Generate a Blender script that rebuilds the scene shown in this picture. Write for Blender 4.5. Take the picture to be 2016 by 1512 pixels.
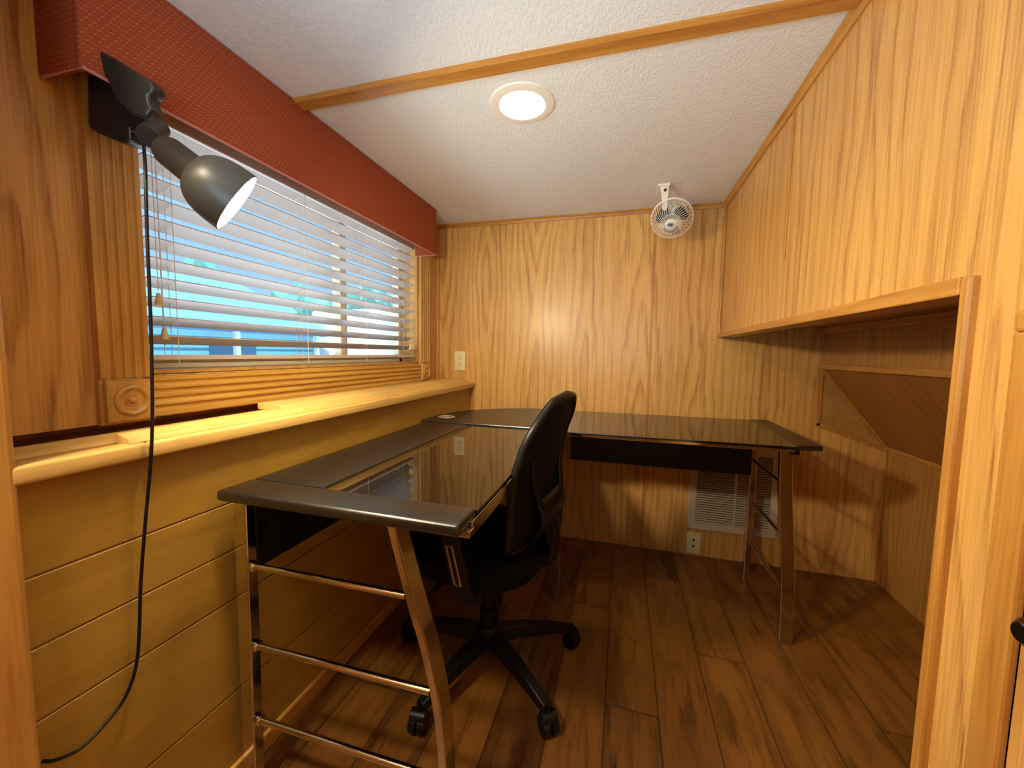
import bpy, bmesh, math, random
from mathutils import Vector, Matrix
random.seed(4)
for o in list(bpy.data.objects): bpy.data.objects.remove(o)
C = bpy.context.scene.collection
S = bpy.context.scene
PI = math.pi
# ------------------------------------------------------------------ camera
H = 1.05
yaw, pitch, roll = -0.27467, -0.078787, 0.016789
F = 771.55
def cam_axes():
    cy, sy, cp, sp, cr, sr = math.cos(yaw), math.sin(yaw), math.cos(pitch), math.sin(pitch), math.cos(roll), math.sin(roll)
    f = Vector((sy*cp, cy*cp, sp)); r = Vector((cy, -sy, 0)); u = r.cross(f)
    return r*cr+u*sr, -r*sr+u*cr, f
r_, u_, f_ = cam_axes()
cd = bpy.data.cameras.new('camera'); cam = bpy.data.objects.new('camera', cd); C.objects.link(cam)
cd.sensor_width = 36; cd.lens = F/2016*36; cd.clip_start = 0.02; cd.clip_end = 200
cam.matrix_world = Matrix(((r_.x, u_.x, -f_.x, 0), (r_.y, u_.y, -f_.y, 0), (r_.z, u_.z, -f_.z, H), (0, 0, 0, 1)))
S.camera = cam
# ------------------------------------------------------------------ view, world, sun, big lights
S.view_settings.view_transform = 'Standard'; S.view_settings.look = 'None'
S.view_settings.exposure = 0.1; S.view_settings.gamma = 1; S.view_settings.use_curve_mapping = False
W = bpy.data.worlds.new('sky'); S.world = W; W.use_nodes = True
bg = W.node_tree.nodes['Background']; bg.inputs[0].default_value = (0.40, 0.68, 1.0, 1); bg.inputs[1].default_value = 1.1
def light(name, kind, loc, energy, col, **k):
    d = bpy.data.lights.new(name, kind); d.energy = energy; d.color = col
    for a, b in k.items():
        if a != 'rot' and a != 'aim': setattr(d, a, b)
    o = bpy.data.objects.new(name, d); C.objects.link(o); o.location = loc
    if 'rot' in k: o.rotation_euler = k['rot']
    if 'aim' in k: o.rotation_euler = Vector(k['aim']).to_track_quat('-Z', 'Y').to_euler()
    return o
light('sun', 'SUN', (-4, 1, 8), 21.0, (1.0, 0.97, 0.92), angle=0.02, aim=(-0.06, 0.2, -0.97))
# a ceiling light of the room behind the camera, then an added fill
light('room_light', 'AREA', (-0.70, -0.10, 1.76), 17.0, (1.0, 0.87, 0.60), shape='DISK', size=0.14, aim=(0, 0, -1))
light('ceiling_fill', 'AREA', (-0.10, -0.50, 1.15), 9.5, (0.52, 0.79, 1.0), shape='RECTANGLE', size=0.8, size_y=0.5, spread=1.9, aim=(0.0, 0.85, 0.75))  # added cool fill aimed up to brighten the ceiling, no real source here
# ------------------------------------------------------------------ materials
def srgb(h):
    c = [int(h[i:i+2], 16)/255 for i in (0, 2, 4)]
    return tuple(((x/12.92) if x <= .04045 else ((x+.055)/1.055)**2.4) for x in c)+(1,)
class NT:
    def __init__(s, name):
        s.m = bpy.data.materials.new(name); s.m.use_nodes = True; s.t = s.m.node_tree; s.n = s.t.nodes; s.l = s.t.links
        s.b = s.n['Principled BSDF']
    def set(s, **k):
        for a, v in k.items():
            s.put(s.b.inputs[a.replace('_', ' ')], v)
        return s
    def put(s, inp, v):
        if hasattr(v, 'links') or isinstance(v, bpy.types.NodeSocket): s.l.new(v, inp)
        else: inp.default_value = v
    def math(s, op, a, b=None, c=None, clamp=False):
        n = s.n.new('ShaderNodeMath'); n.operation = op; n.use_clamp = clamp
        s.put(n.inputs[0], a)
        if b is not None: s.put(n.inputs[1], b)
        if c is not None: s.put(n.inputs[2], c)
        return n.outputs[0]
    def comb(s, x, y, z):
        n = s.n.new('ShaderNodeCombineXYZ'); s.put(n.inputs[0], x); s.put(n.inputs[1], y); s.put(n.inputs[2], z); return n.outputs[0]
    def pos(s, obj=False):
        if obj:
            g = s.n.new('ShaderNodeTexCoord').outputs['Object']
        else: g = s.n.new('ShaderNodeNewGeometry').outputs['Position']
        q = s.n.new('ShaderNodeSeparateXYZ'); s.l.new(g, q.inputs[0]); return q.outputs
    def noise(s, vec, scale=1, detail=2, rough=.5, dist=0):
        n = s.n.new('ShaderNodeTexNoise'); s.put(n.inputs['Vector'], vec)
        n.inputs['Scale'].default_value = scale; n.inputs['Detail'].default_value = detail
        n.inputs['Roughness'].default_value = rough; n.inputs['Distortion'].default_value = dist
        return n.outputs['Fac']
    def ramp(s, fac, stops, interp='LINEAR'):
        n = s.n.new('ShaderNodeValToRGB'); s.put(n.inputs[0], fac); e = n.color_ramp.elements; n.color_ramp.interpolation = interp
        while len(e) < len(stops): e.new(.5)
        for i, (p, c) in enumerate(stops):
            e[i].position = p; e[i].color = c if len(c) == 4 else (*c, 1)
        return n.outputs[0]
    def mix(s, fac, a, b, mode='MIX'):
        n = s.n.new('ShaderNodeMix'); n.data_type = 'RGBA'; n.blend_type = mode
        s.put(n.inputs[0], fac); s.put(n.inputs[6], a); s.put(n.inputs[7], b); return n.outputs[2]
    def bump(s, h, strength=.2, dist=.002):
        n = s.n.new('ShaderNodeBump'); n.inputs['Strength'].default_value = strength; n.inputs['Distance'].default_value = dist
        s.put(n.inputs['Height'], h); s.l.new(n.outputs[0], s.b.inputs['Normal'])
def plain(name, col, rough=.5, metal=0.0, **k):
    t = NT(name); t.set(Base_Color=srgb(col) if isinstance(col, str) else (*col, 1), Roughness=rough, Metallic=metal, **k); return t.m
def oak(name, ua, va, w=.27, seed=0.0, light_='d9a962', dark='a8722f', A=5.0, B=6.5, rough=.32, off=0.0):
    A = A*1.3; t = NT(name); p = t.pos(); u = p['XYZ'.index(ua)]; v = p['XYZ'.index(va)]
    wob = t.noise(t.comb(t.math('MULTIPLY', u, 2.5), t.math('MULTIPLY', v, 1.6), seed), 1, 2)
    uu = t.math('ADD', u, t.math('MULTIPLY', t.math('SUBTRACT', wob, .5), .05))
    s_ = t.math('ADD', t.math('DIVIDE', uu, w), 10.0+off)
    cell = t.math('FLOOR', s_); loc = t.math('MULTIPLY', t.math('SUBTRACT', t.math('FRACT', s_), .5), 2.0)
    al = t.math('ABSOLUTE', loc)
    n1 = t.noise(t.comb(t.math('MULTIPLY', cell, 7.31), t.math('MULTIPLY', v, 1.05), seed), 1, 1)
    n2 = t.noise(t.comb(t.math('MULTIPLY', u, 34.0), t.math('MULTIPLY', v, 2.4), seed+3), 1, 3)
    inv = t.math('SUBTRACT', 1.0, t.math('MULTIPLY', al, al))
    f = t.math('ADD', t.math('MULTIPLY', t.math('POWER', al, 1.5), A), t.math('MULTIPLY', t.math('MULTIPLY', n1, inv), B))
    f = t.math('ADD', f, t.math('MULTIPLY', n2, .9))
    fr = t.math('FRACT', f)
    ring = t.ramp(fr, [(0, (0.6,)*3), (.10, (.12,)*3), (.45, (.0,)*3), (.80, (.3,)*3), (1, (.6,)*3)])
    fib = t.noise(t.comb(t.math('MULTIPLY', u, 210.0), t.math('MULTIPLY', v, 5.0), seed), 1, 3, .6)
    fibd = t.math('MULTIPLY', t.math('SUBTRACT', fib, .42), 1.6, clamp=True)
    broad = t.noise(t.comb(t.math('MULTIPLY', u, 5.0), t.math('MULTIPLY', v, .6), seed+9), 1, 2)
    ring = t.math('MULTIPLY', ring, t.math('SUBTRACT', 1.0, t.math('MULTIPLY', t.math('MULTIPLY', al, al), .6)))
    ring = t.math('MULTIPLY', ring, t.math('ADD', .25, t.math('MULTIPLY', fib, 1.5)))
    k = t.math('ADD', t.math('MULTIPLY', ring, .85), t.math('MULTIPLY', fibd, .75))
    k = t.math('ADD', k, t.math('MULTIPLY', t.math('SUBTRACT', broad, .5), .8), clamp=True)
    col = t.mix(k, srgb(light_), srgb(dark))
    t.set(Base_Color=col, Roughness=rough, IOR=1.45)
    t.bump(fib, .06, .001)
    return t.m
def wood(name, va, light_='d8a55c', dark='a26c2c', rough=.34, fine=1.0, seed=1.0, obj=False):
    """straight grained wood, grain along axis va"""
    t = NT(name); p = t.pos(obj); ax = 'XYZ'.index(va); o = [i for i in range(3) if i != ax]
    v = t.comb(t.math('MULTIPLY', p[o[0]], 45*fine), t.math('MULTIPLY', p[o[1]], 45*fine), t.math('MULTIPLY', p[ax], 2.6))
    n = t.noise(v, 1, 4, .6, .6)
    v2 = t.comb(t.math('MULTIPLY', p[o[0]], 260*fine), t.math('MULTIPLY', p[o[1]], 260*fine), t.math('MULTIPLY', p[ax], 9))
    n2 = t.noise(v2, 1, 2)
    k = t.math('ADD', t.math('MULTIPLY', t.math('SUBTRACT', n, .38), 2.2, clamp=True), t.math('MULTIPLY', t.math('SUBTRACT', n2, .5), .5), clamp=True)
    t.set(Base_Color=t.mix(k, srgb(light_), srgb(dark)), Roughness=rough, IOR=1.45); t.bump(n2, .05, .001)
    return t.m
M = {}
OL, OD = 'dfad62', '96612a'
M['oak_back'] = oak('oak_back', 'X', 'Z', .29, 1.3, OL, OD, off=.18)
M['oak_right'] = oak('oak_right', 'Y', 'Z', .31, 4.1, OL, OD, off=.3)
M['oak_left'] = oak('oak_left', 'Y', 'Z', .31, 6.6, OL, OD)
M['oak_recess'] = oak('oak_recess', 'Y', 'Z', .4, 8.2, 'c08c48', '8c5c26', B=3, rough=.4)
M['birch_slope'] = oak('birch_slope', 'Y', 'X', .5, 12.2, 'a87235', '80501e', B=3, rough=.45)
M['soffit'] = wood('soffit_ply', 'Y', 'b5884a', '946830', .45, .25)
M['wains'] = wood('wainscot_birch', 'Y', 'aa8232', '926a24', .42, .35, 3.0)
M['trimx'] = wood('trim_wood_x', 'X', 'c58a40', '94581e')
M['trimy'] = wood('trim_wood_y', 'Y', 'cb9246', '9a6022')
M['trimz'] = wood('trim_wood_z', 'Z', 'c99247', '985f22')
M['piney'] = wood('pine_y', 'Y', 'd3a550', 'b07c2e', .4, .6)
M['pinez'] = wood('pine_z', 'Z', 'cfa052', 'a67232', .36, .6)
M['pinel'] = wood('pine_ledge', 'Y', 'dcb468', 'c0903e', .4, .5, 5.0)
def ceil_mat():
    t = NT('ceiling_texture'); p = t.pos()
    v = t.comb(t.math('MULTIPLY', p[0], 1.0), t.math('MULTIPLY', p[1], .5), p[2])
    a = t.noise(v, 130, 3, .6); b = t.noise(v, 260, 2)
    h = t.math('ADD', t.ramp(a, [(.42, (0,)*3), (.62, (1,)*3)]), t.math('MULTIPLY', b, .35))
    t.set(Base_Color=srgb('e6e6e3'), Roughness=.75); t.bump(h, .35, .002); return t.m
M['ceil'] = ceil_mat()
def floor_mat():
    t = NT('vinyl_planks'); p = t.pos(); x, y = p[0], p[1]
    w, L = .152, 1.22
    s_ = t.math('DIVIDE', t.math('ADD', x, 5.03), w); c = t.math('FLOOR', s_); fx = t.math('FRACT', s_)
    yo = t.math('MULTIPLY', t.math('FRACT', t.math('MULTIPLY', c, .377)), L)
    q = t.math('DIVIDE', t.math('ADD', t.math('ADD', y, 9.3), yo), L); d = t.math('FLOOR', q); fy = t.math('FRACT', q)
    sd = t.math('ADD', t.math('MULTIPLY', c, 3.7), t.math('MULTIPLY', d, 1.9))
    lx = t.math('SUBTRACT', fx, .5)
    n1 = t.noise(t.comb(sd, t.math('MULTIPLY', y, 1.9), 2), 1, 1)
    n2 = t.noise(t.comb(t.math('MULTIPLY', x, 24), t.math('MULTIPLY', y, 3.2), sd), 1, 4, .6, .4)
    al = t.math('MULTIPLY', t.math('ABSOLUTE', lx), 2.0)
    f = t.math('ADD', t.math('MULTIPLY', al, 3.2), t.math('MULTIPLY', t.math('MULTIPLY', n1, t.math('SUBTRACT', 1.0, al)), 7.0))
    f = t.math('FRACT', t.math('ADD', f, t.math('MULTIPLY', n2, 1.6)))
    ring = t.ramp(f, [(0, (.8,)*3), (.15, (.2,)*3), (.6, (0,)*3), (1, (.8,)*3)])
    fib = t.noise(t.comb(t.math('MULTIPLY', x, 260), t.math('MULTIPLY', y, 6), sd), 1, 3)
    tone = t.noise(t.comb(sd, t.math('MULTIPLY', d, 2.3), 7), 3, 0)
    streak = t.ramp(n2, [(.5, (0,)*3), (.72, (1,)*3)])
    k = t.math('ADD', t.math('MULTIPLY', ring, .38), t.math('MULTIPLY', t.math('SUBTRACT', fib, .35), .55), clamp=True)
    k = t.math('ADD', k, t.math('MULTIPLY', t.math('SUBTRACT', tone, .5), 1.0))
    k = t.math('ADD', k, t.math('MULTIPLY', streak, .55), clamp=True)
    col = t.mix(k, srgb('8a5820'), srgb('341706'))
    ex = t.math('LESS_THAN', t.math('MINIMUM', fx, t.math('SUBTRACT', 1.0, fx)), .012)
    ey = t.math('LESS_THAN', t.math('MINIMUM', fy, t.math('SUBTRACT', 1.0, fy)), .0015)
    e = t.math('MAXIMUM', ex, ey)
    t.set(Base_Color=t.mix(t.math('MULTIPLY', e, .75), col, srgb('2c1408')), Roughness=.42)
    t.bump(t.math('SUBTRACT', fib, t.math('MULTIPLY', e, 2.0)), .12, .001); return t.m
M['floor'] = floor_mat()
def fabric_mat():
    t = NT('valance_fabric'); p = t.pos()
    a = t.math('ADD', p[1], t.math('MULTIPLY', p[0], 1.0))
    pu = t.math('DIVIDE', a, .0125); row = t.math('DIVIDE', p[2], .010)
    sh = t.math('MULTIPLY', t.math('FRACT', t.math('MULTIPLY', t.math('FLOOR', row), .5)), 1.0)
    fu = t.math('SUBTRACT', t.math('FRACT', t.math('ADD', pu, sh)), .5); fv = t.math('SUBTRACT', t.math('FRACT', row), .5)
    d = t.math('SQRT', t.math('ADD', t.math('MULTIPLY', t.math('MULTIPLY', fu, fu), 2.2), t.math('MULTIPLY', fv, fv)))
    dot = t.math('LESS_THAN', d, .2)
    ln = t.math('LESS_THAN', t.math('ABSOLUTE', fu), .10)
    wv = t.noise(t.comb(t.math('MULTIPLY', a, 900), t.math('MULTIPLY', p[2], 900), 0), 1, 1)
    base = t.mix(wv, srgb('933c1c'), srgb('ab4c20'))
    c = t.mix(t.math('MULTIPLY', ln, .45), base, srgb('5a1f16'))
    c = t.mix(t.math('MULTIPLY', dot, .55), c, srgb('c98a55'))
    t.set(Base_Color=c, Roughness=.85); t.bump(t.math('ADD', dot, t.math('MULTIPLY', wv, .4)), .25, .001); return t.m
M['fabric'] = fabric_mat()
M['pink'] = plain('valance_piping', 'c98a86', .8)
M['slat'] = plain('slat_white', 'c2b6ae', .42)
M['cordw'] = plain('white_cord', 'e6ddd0', .7)
M['tassel'] = plain('tassel_wood', 'dcc896', .5)
M['vinyl'] = plain('window_vinyl', 'e9dfc6', .4)
def glass_mat():
    t = NT('window_glass'); t.n.remove(t.b); tr = t.n.new('ShaderNodeBsdfTransparent'); tr.inputs[0].default_value = (.93, .97, 1, 1)
    gl = t.n.new('ShaderNodeBsdfGlossy'); gl.inputs['Roughness'].default_value = .02
    lw = t.n.new('ShaderNodeLayerWeight'); mx = t.n.new('ShaderNodeMixShader')
    fz = t.math('ADD', t.math('MULTIPLY', t.math('POWER', lw.outputs['Facing'], 5.0), .9), .04)
    t.l.new(fz, mx.inputs[0]); t.l.new(tr.outputs[0], mx.inputs[1]); t.l.new(gl.outputs[0], mx.inputs[2])
    t.l.new(mx.outputs[0], t.n['Material Output'].inputs[0]); return t.m
M['glass'] = glass_mat()
M['blackplastic'] = plain('black_plastic', '0b0b0b', .42, Specular_IOR_Level=.35)
M['blackclamp'] = plain('clamp_plastic', '17171a', .33)
M['shade'] = plain('shade_grey', '3a3833', .42)
M['neck'] = plain('neck_grey', '25221e', .4)
M['steel'] = plain('bright_steel', 'd8d8d8', .2, 1.0)
M['chrome'] = plain('chrome', 'd2cdc6', .09, 1.0)
M['blackglass'] = plain('black_glass', '0a0806', .012, IOR=2.0)
M['blackmatte'] = plain('black_satin_edge', '17130f', .32, IOR=1.8)
M['blackpanel'] = plain('black_panel', '0b0a0b', .5)
M['meshfab'] = plain('black_mesh_fabric', '080808', .8, Specular_IOR_Level=.25)
M['seatfab'] = plain('black_seat_fabric', '080808', .9, Specular_IOR_Level=.2)
M['white'] = plain('white_enamel', 'ece4d6', .35)
M['fanblade'] = plain('fan_dark_blade', '0c0a0e', .45)
M['almond'] = plain('almond_plate', 'e3d6a4', .35)
M['dark'] = plain('dark_slot', '0d0a08', .6)
M['ventp'] = plain('vent_paint', 'cfc4ac', .4)
M['silver'] = plain('grommet_silver', 'd6d0c6', .3, .7)
M['bronze'] = plain('bronze_knob', '4a3c26', .3, .9)
M['badge'] = plain('badge_blue', '9fb0cc', .3, .4)
M['greyplastic'] = plain('grey_plastic', '9a9088', .3)
def emis(name, col, s):
    t = NT(name); t.set(Base_Color=(*col, 1), Roughness=.5); t.b.inputs['Emission Color'].default_value = (*col, 1); t.b.inputs['Emission Strength'].default_value = s; return t.m
M['lamp_on'] = emis('clip_bulb_lit', (1.0, .85, .56), 520)
M['down_on'] = emis('downlight_lit', (1.0, .88, .62), 62)
def siding():
    t = NT('turquoise_siding'); p = t.pos(); f = t.math('FRACT', t.math('MULTIPLY', p[2], 5.0))
    t.set(Base_Color=t.mix(t.math('LESS_THAN', f, .25), srgb('6aa9b8'), srgb('2c6f86')), Roughness=.6); return t.m
M['siding'] = siding()
M['bluewall'] = plain('blue_shaded_wall', '3c6890', .7)
M['outwhite'] = plain('white_panel', 'b4c6cc', .5)
M['outglass'] = plain('tinted_window', '38627c', .1)
def ground():
    t = NT('pale_gravel'); p = t.pos(); n = t.noise(t.comb(p[0], p[1], 0), 30, 4)
    t.set(Base_Color=t.mix(n, srgb('c9d2da'), srgb('e4e8ea')), Roughness=.9); return t.m
M['ground'] = ground()
M['leaf'] = plain('hedge_leaf', '3f7f78', .8)
# ------------------------------------------------------------------ mesh helpers
class MB:
    def __init__(s): s.bm = bmesh.new()
    def box(s, x0, x1, y0, y1, z0, z1, bev=0, seg=2, mat=None):
        g = bmesh.ops.create_cube(s.bm, size=1); vs = g['verts']
        for v in vs: v.co = Vector(((x0+x1)/2+v.co.x*(x1-x0), (y0+y1)/2+v.co.y*(y1-y0), (z0+z1)/2+v.co.z*(z1-z0)))
        if bev:
            es = list({e for v in vs for e in v.link_edges})
            r = bmesh.ops.bevel(s.bm, geom=es, offset=bev, segments=seg, profile=.5, affect='EDGES'); vs = list({v for f in r['faces'] for v in f.verts} | {v for v in vs if v.is_valid})
        if mat is not None:
            for v in vs: v.co = mat @ v.co
        return s
    def prism(s, pts, d0, d1, axis='z', mat=None):
        """polygon pts (2D) extruded along axis; x:(y,z) y:(x,z) z:(x,y)"""
        def P(p, d): return Vector({'z': (p[0], p[1], d), 'y': (p[0], d, p[1]), 'x': (d, p[0], p[1])}[axis])
        a = [s.bm.verts.new(P(p, d0)) for p in pts]; b = [s.bm.verts.new(P(p, d1)) for p in pts]
        if mat is not None:
            for v in a+b: v.co = mat @ v.co
        n = len(pts); s.bm.faces.new(a[::-1]); s.bm.faces.new(b)
        for i in range(n): s.bm.faces.new((a[i], a[(i+1) % n], b[(i+1) % n], b[i]))
        return s
    def tube(s, path, r, n=12, caps=True, up=None):
        path = [Vector(p) for p in path]; rs = r if isinstance(r, (list, tuple)) else [r]*len(path)
        rings = []; ref = Vector(up) if up else None
        for i, p in enumerate(path):
            t = (path[min(i+1, len(path)-1)]-path[max(i-1, 0)]).normalized()
            if ref is None: ref = Vector((0, 0, 1)) if abs(t.z) < .9 else Vector((1, 0, 0))
            a = ref-t*ref.dot(t)
            if a.length < 1e-5: a = t.orthogonal()
            a.normalize(); b = t.cross(a); ref = a
            rings.append([s.bm.verts.new(p+(a*math.cos(2*PI*k/n)+b*math.sin(2*PI*k/n))*rs[i]) for k in range(n)])
        for i in range(len(rings)-1):
            for k in range(n):
                s.bm.faces.new((rings[i][k], rings[i][(k+1) % n], rings[i+1][(k+1) % n], rings[i+1][k]))
        if caps: s.bm.faces.new(rings[0][::-1]); s.bm.faces.new(rings[-1])
        return s
    def sweep(s, path, w, h, side):
        """rectangular bar swept on path, w along 'side' vector, h across"""
        path = [Vector(p) for p in path]; side = Vector(side).normalized(); rings = []
        for i, p in enumerate(path):
            t = (path[min(i+1, len(path)-1)]-path[max(i-1, 0)]).normalized(); nrm = side.cross(t).normalized()
            rings.append([s.bm.verts.new(p+side*a*w/2+nrm*b*h/2) for a, b in ((-1, -1), (1, -1), (1, 1), (-1, 1))])
        for i in range(len(rings)-1):
            for k in range(4): s.bm.faces.new((rings[i][k], rings[i][(k+1) % 4], rings[i+1][(k+1) % 4], rings[i+1][k]))
        s.bm.faces.new(rings[0][::-1]); s.bm.faces.new(rings[-1]); return s
    def lathe(s, prof, n=40, mat=None, cap=False):
        """prof list of (r, h) about local z"""
        rings = []
        for r, h in prof:
            if r < 1e-6: v = s.bm.verts.new((0, 0, h)); rings.append([v])
            else: rings.append([s.bm.verts.new((r*math.cos(2*PI*k/n), r*math.sin(2*PI*k/n), h)) for k in range(n)])
        for a, b in zip(rings, rings[1:]):
            for k in range(n):
                if len(a) == 1 and len(b) == 1: continue
                if len(a) == 1: s.bm.faces.new((a[0], b[k], b[(k+1) % n]))
                elif len(b) == 1: s.bm.faces.new((a[k], b[0], a[(k+1) % n]))
                else: s.bm.faces.new((a[k], b[k], b[(k+1) % n], a[(k+1) % n]))
        if mat is not None:
            for rr in rings:
                for v in rr: v.co = mat @ v.co
        return s
    def build(s, name, mat, parent=None, smooth=False, bev=0, loc=None):
        bmesh.ops.recalc_face_normals(s.bm, faces=s.bm.faces[:])
        me = bpy.data.meshes.new(name); s.bm.to_mesh(me); s.bm.free()
        mats = mat if isinstance(mat, (list, tuple)) else [mat]
        for m in mats: me.materials.append(m)
        o = bpy.data.objects.new(name, me); C.objects.link(o)
        if smooth:
            for p in me.polygons: p.use_smooth = True
            me.set_sharp_from_angle(angle=math.radians(38))
        if bev:
            b = o.modifiers.new('bevel', 'BEVEL'); b.width = bev; b.segments = 2; b.limit_method = 'ANGLE'; b.angle_limit = math.radians(40); b.harden_normals = False
        if parent:
            o.parent = parent; o.matrix_parent_inverse = parent.matrix_basis.inverted() if parent.type == 'EMPTY' and not parent.get('local') else Matrix()
        return o
def thing(name, label, cat, loc=(0, 0, 0), rotz=0, group=None, local=False):
    o = bpy.data.objects.new(name, None); C.objects.link(o); o.empty_display_size = .05
    o.location = loc; o.rotation_euler = (0, 0, rotz); o['label'] = label; o['category'] = cat
    if group: o['group'] = group
    if local: o['local'] = 1
    return o
def tag(o, label, cat, group=None):
    o['label'] = label; o['category'] = cat
    if group: o['group'] = group
    return o
def struct(o, label=None):
    o['kind'] = 'structure'
    if label: o['label'] = label
    return o
# ------------------------------------------------------------------ measures
YB, XR, XW, XL, ZC = 2.19, .46, -1.10, -.87, 1.80
# ------------------------------------------------------------------ shell
struct(MB().box(-1.3, 1.3, -2.0, 2.3, -.06, 0).build('floor', M['floor']), 'wood look vinyl plank floor')
# ceiling, with holes for the downlights cut as a ring of faces around the can
DL = (-.322, 1.205)
def ceiling():
    m = MB(); bm = m.bm; R = .082; n = 48
    x0, x1, y0, y1 = -1.26, XR+.06, -2.0, YB+.06
    ring = [bm.verts.new((DL[0]+R*math.cos(2*PI*k/n), DL[1]+R*math.sin(2*PI*k/n), ZC)) for k in range(n)]
    out = []
    for k in range(n):
        a = 2*PI*k/n; dx, dy = math.cos(a), math.sin(a); t = 9e9
        if dx > 1e-9: t = min(t, (x1-DL[0])/dx)
        if dx < -1e-9: t = min(t, (x0-DL[0])/dx)
        if dy > 1e-9: t = min(t, (y1-DL[1])/dy)
        if dy < -1e-9: t = min(t, (y0-DL[1])/dy)
        out.append(bm.verts.new((DL[0]+dx*t, DL[1]+dy*t, ZC)))
    for k in range(n): bm.faces.new((ring[k], ring[(k+1) % n], out[(k+1) % n], out[k]))
    for cx, cy in ((x0, y0), (x1, y0), (x1, y1), (x0, y1)):
        c = bm.verts.new((cx, cy, ZC)); best = None
        for k in range(n):
            a, b = out[k], out[(k+1) % n]
            if abs(a.co.x-b.co.x) > 1e-6 and abs(a.co.y-b.co.y) > 1e-6:
                if (min(abs(a.co.x-cx), abs(b.co.x-cx)) < 1e-6) and (min(abs(a.co.y-cy), abs(b.co.y-cy)) < 1e-6): best = (a, b)
        if best: bm.faces.new((best[0], best[1], c))
    r = bmesh.ops.extrude_face_region(bm, geom=bm.faces[:])
    for v in r['geom']:
        if isinstance(v, bmesh.types.BMVert): v.co.z += .08
    return m.build('ceiling', M['ceil'])
struct(ceiling(), 'white stippled ceiling')
struct(MB().box(-1.26, 1.25, YB, YB+.06, 0, ZC+.05).build('wall_back', M['oak_back']), 'oak plywood back wall')
struct(MB().box(.128, .140, YB-.003, YB, 0, ZC).build('trim_1', M['trimz']), 'narrow batten over the panel joint of the back wall')
# left window wall with opening
WY0, WY1, WZ0, WZ1 = .663, 1.965, .985, 1.64
m = MB(); m.box(XW-.15, XW, .25, WY0, .878, ZC+.02).box(XW-.15, XW, WY1, YB, .878, ZC+.02).box(XW-.15, XW, WY0, WY1, .878, WZ0).box(XW-.16, XW-.14, .25, YB, .82, .88).box(XW-.15, XW, WY0, WY1, WZ1, ZC+.02)
struct(m.build('wall_left', M['oak_left']), 'upper left wall around the window')
# lower wainscot, grooved boards
m = MB(); zs = [0.0, .225, .455, .575, .69, .847]
for a, b in zip(zs, zs[1:]): m.box(XL-.02, XL, .25, YB, a+.0015, b-.0015, .0015, 1)
m.box(XL-.03, XL-.004, .25, YB, 0, .84)
struct(m.build('wall_left_lower', M['wains']), 'yellow birch wainscot of wide horizontal boards')
struct(MB().box(XL, XL+.012, .33, YB, 0, .05, .004).build('baseboard_left', M['trimy']))
# ledge above the wainscot
struct(MB().box(XW-.15, XL-.005, .25, YB, .825, .846).build('trim_2', M['oak_left']), 'ledge shelf board')
m = MB(); m.box(-.888, -.847, .336, .512, .842, .872, .006, 3).box(-.888, -.846, .514, YB, .842, .872, .005, 3)
struct(m.build('trim_3', M['pinel'], smooth=True), 'front nosing of the ledge')
m = MB()
prof = [(-.900, .868), (-.866, .868), (-.862, .873), (-.868, .881), (-.880, .884), (-.890, .887), (-.900, .888)]
m.prism(prof, .49, 2.13, 'y'); struct(m.build('trim_4', M['pinel'], smooth=True), 'upper moulding strip of the ledge')
prof = [(-.985, .881), (-.908, .881), (-.904, .887), (-.912, .893), (-.940, .897), (-.985, .898)]
m = MB(); m.prism(prof, .86, 2.11, 'y'); struct(m.build('trim_5', M['pinel'], smooth=True))
m = MB(); m.prism([(-.965, .846), (-.902, .846), (-.902, .872), (-.910, .878), (-.922, .874), (-.932, .880), (-.965, .880)], .35, 2.13, 'y')
struct(m.build('trim_6', M['pinel'], smooth=True), 'rear strip of the ledge')
# corner trims by the back wall
struct(MB().box(-1.10, -.862, YB-.012, YB, .846, .866, .003).build('trim_7', M['trimx']))
struct(MB().box(-.875, -.850, YB-.012, YB, .0, .866, .003).build('trim_8', M['trimz']), 'corner strip below the ledge')
struct(MB().box(XW, XW+.020, YB-.02, YB, .866, ZC, .004).build('trim_9', M['trimz']))
# left jamb post
struct(MB().box(-1.3, -.847, .22, .345, 0, ZC, .008, 3).build('trim_10', M['trimz']), 'rounded jamb post at the left edge')
struct(MB().box(-.95, -.90, -2.0, .22, 0, ZC).build('wall_left_near', M['oak_left']))
struct(MB().box(-.95, XR+.1, -2.05, -2.0, 0, ZC).build('wall_front', M['oak_back']))
# right wall: upper part, near part
struct(MB().box(XR, XR+.05, .695, YB, 1.150, ZC+.02).build('wall_right', M['oak_right']), 'oak upper right wall above the recess')
struct(MB().box(XR, XR+.05, .645, .695, 0, ZC+.02).box(XR, XR+.05, -2.0, .645, 1.11, ZC+.02).box(XR, XR+.05, .580, .645, 0, 1.11).box(XR, XR+.05, -2.0, .1, 0, 1.11).box(XR+.04, XR+.05, .1, .580, 0, 1.11).build('wall_right_near', M['oak_right']))
struct(MB().box(XR-.006, XR, 1.386, 1.394, 1.345, ZC, .002).build('trim_11', M['trimz']), 'short batten on the upper right wall')
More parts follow.
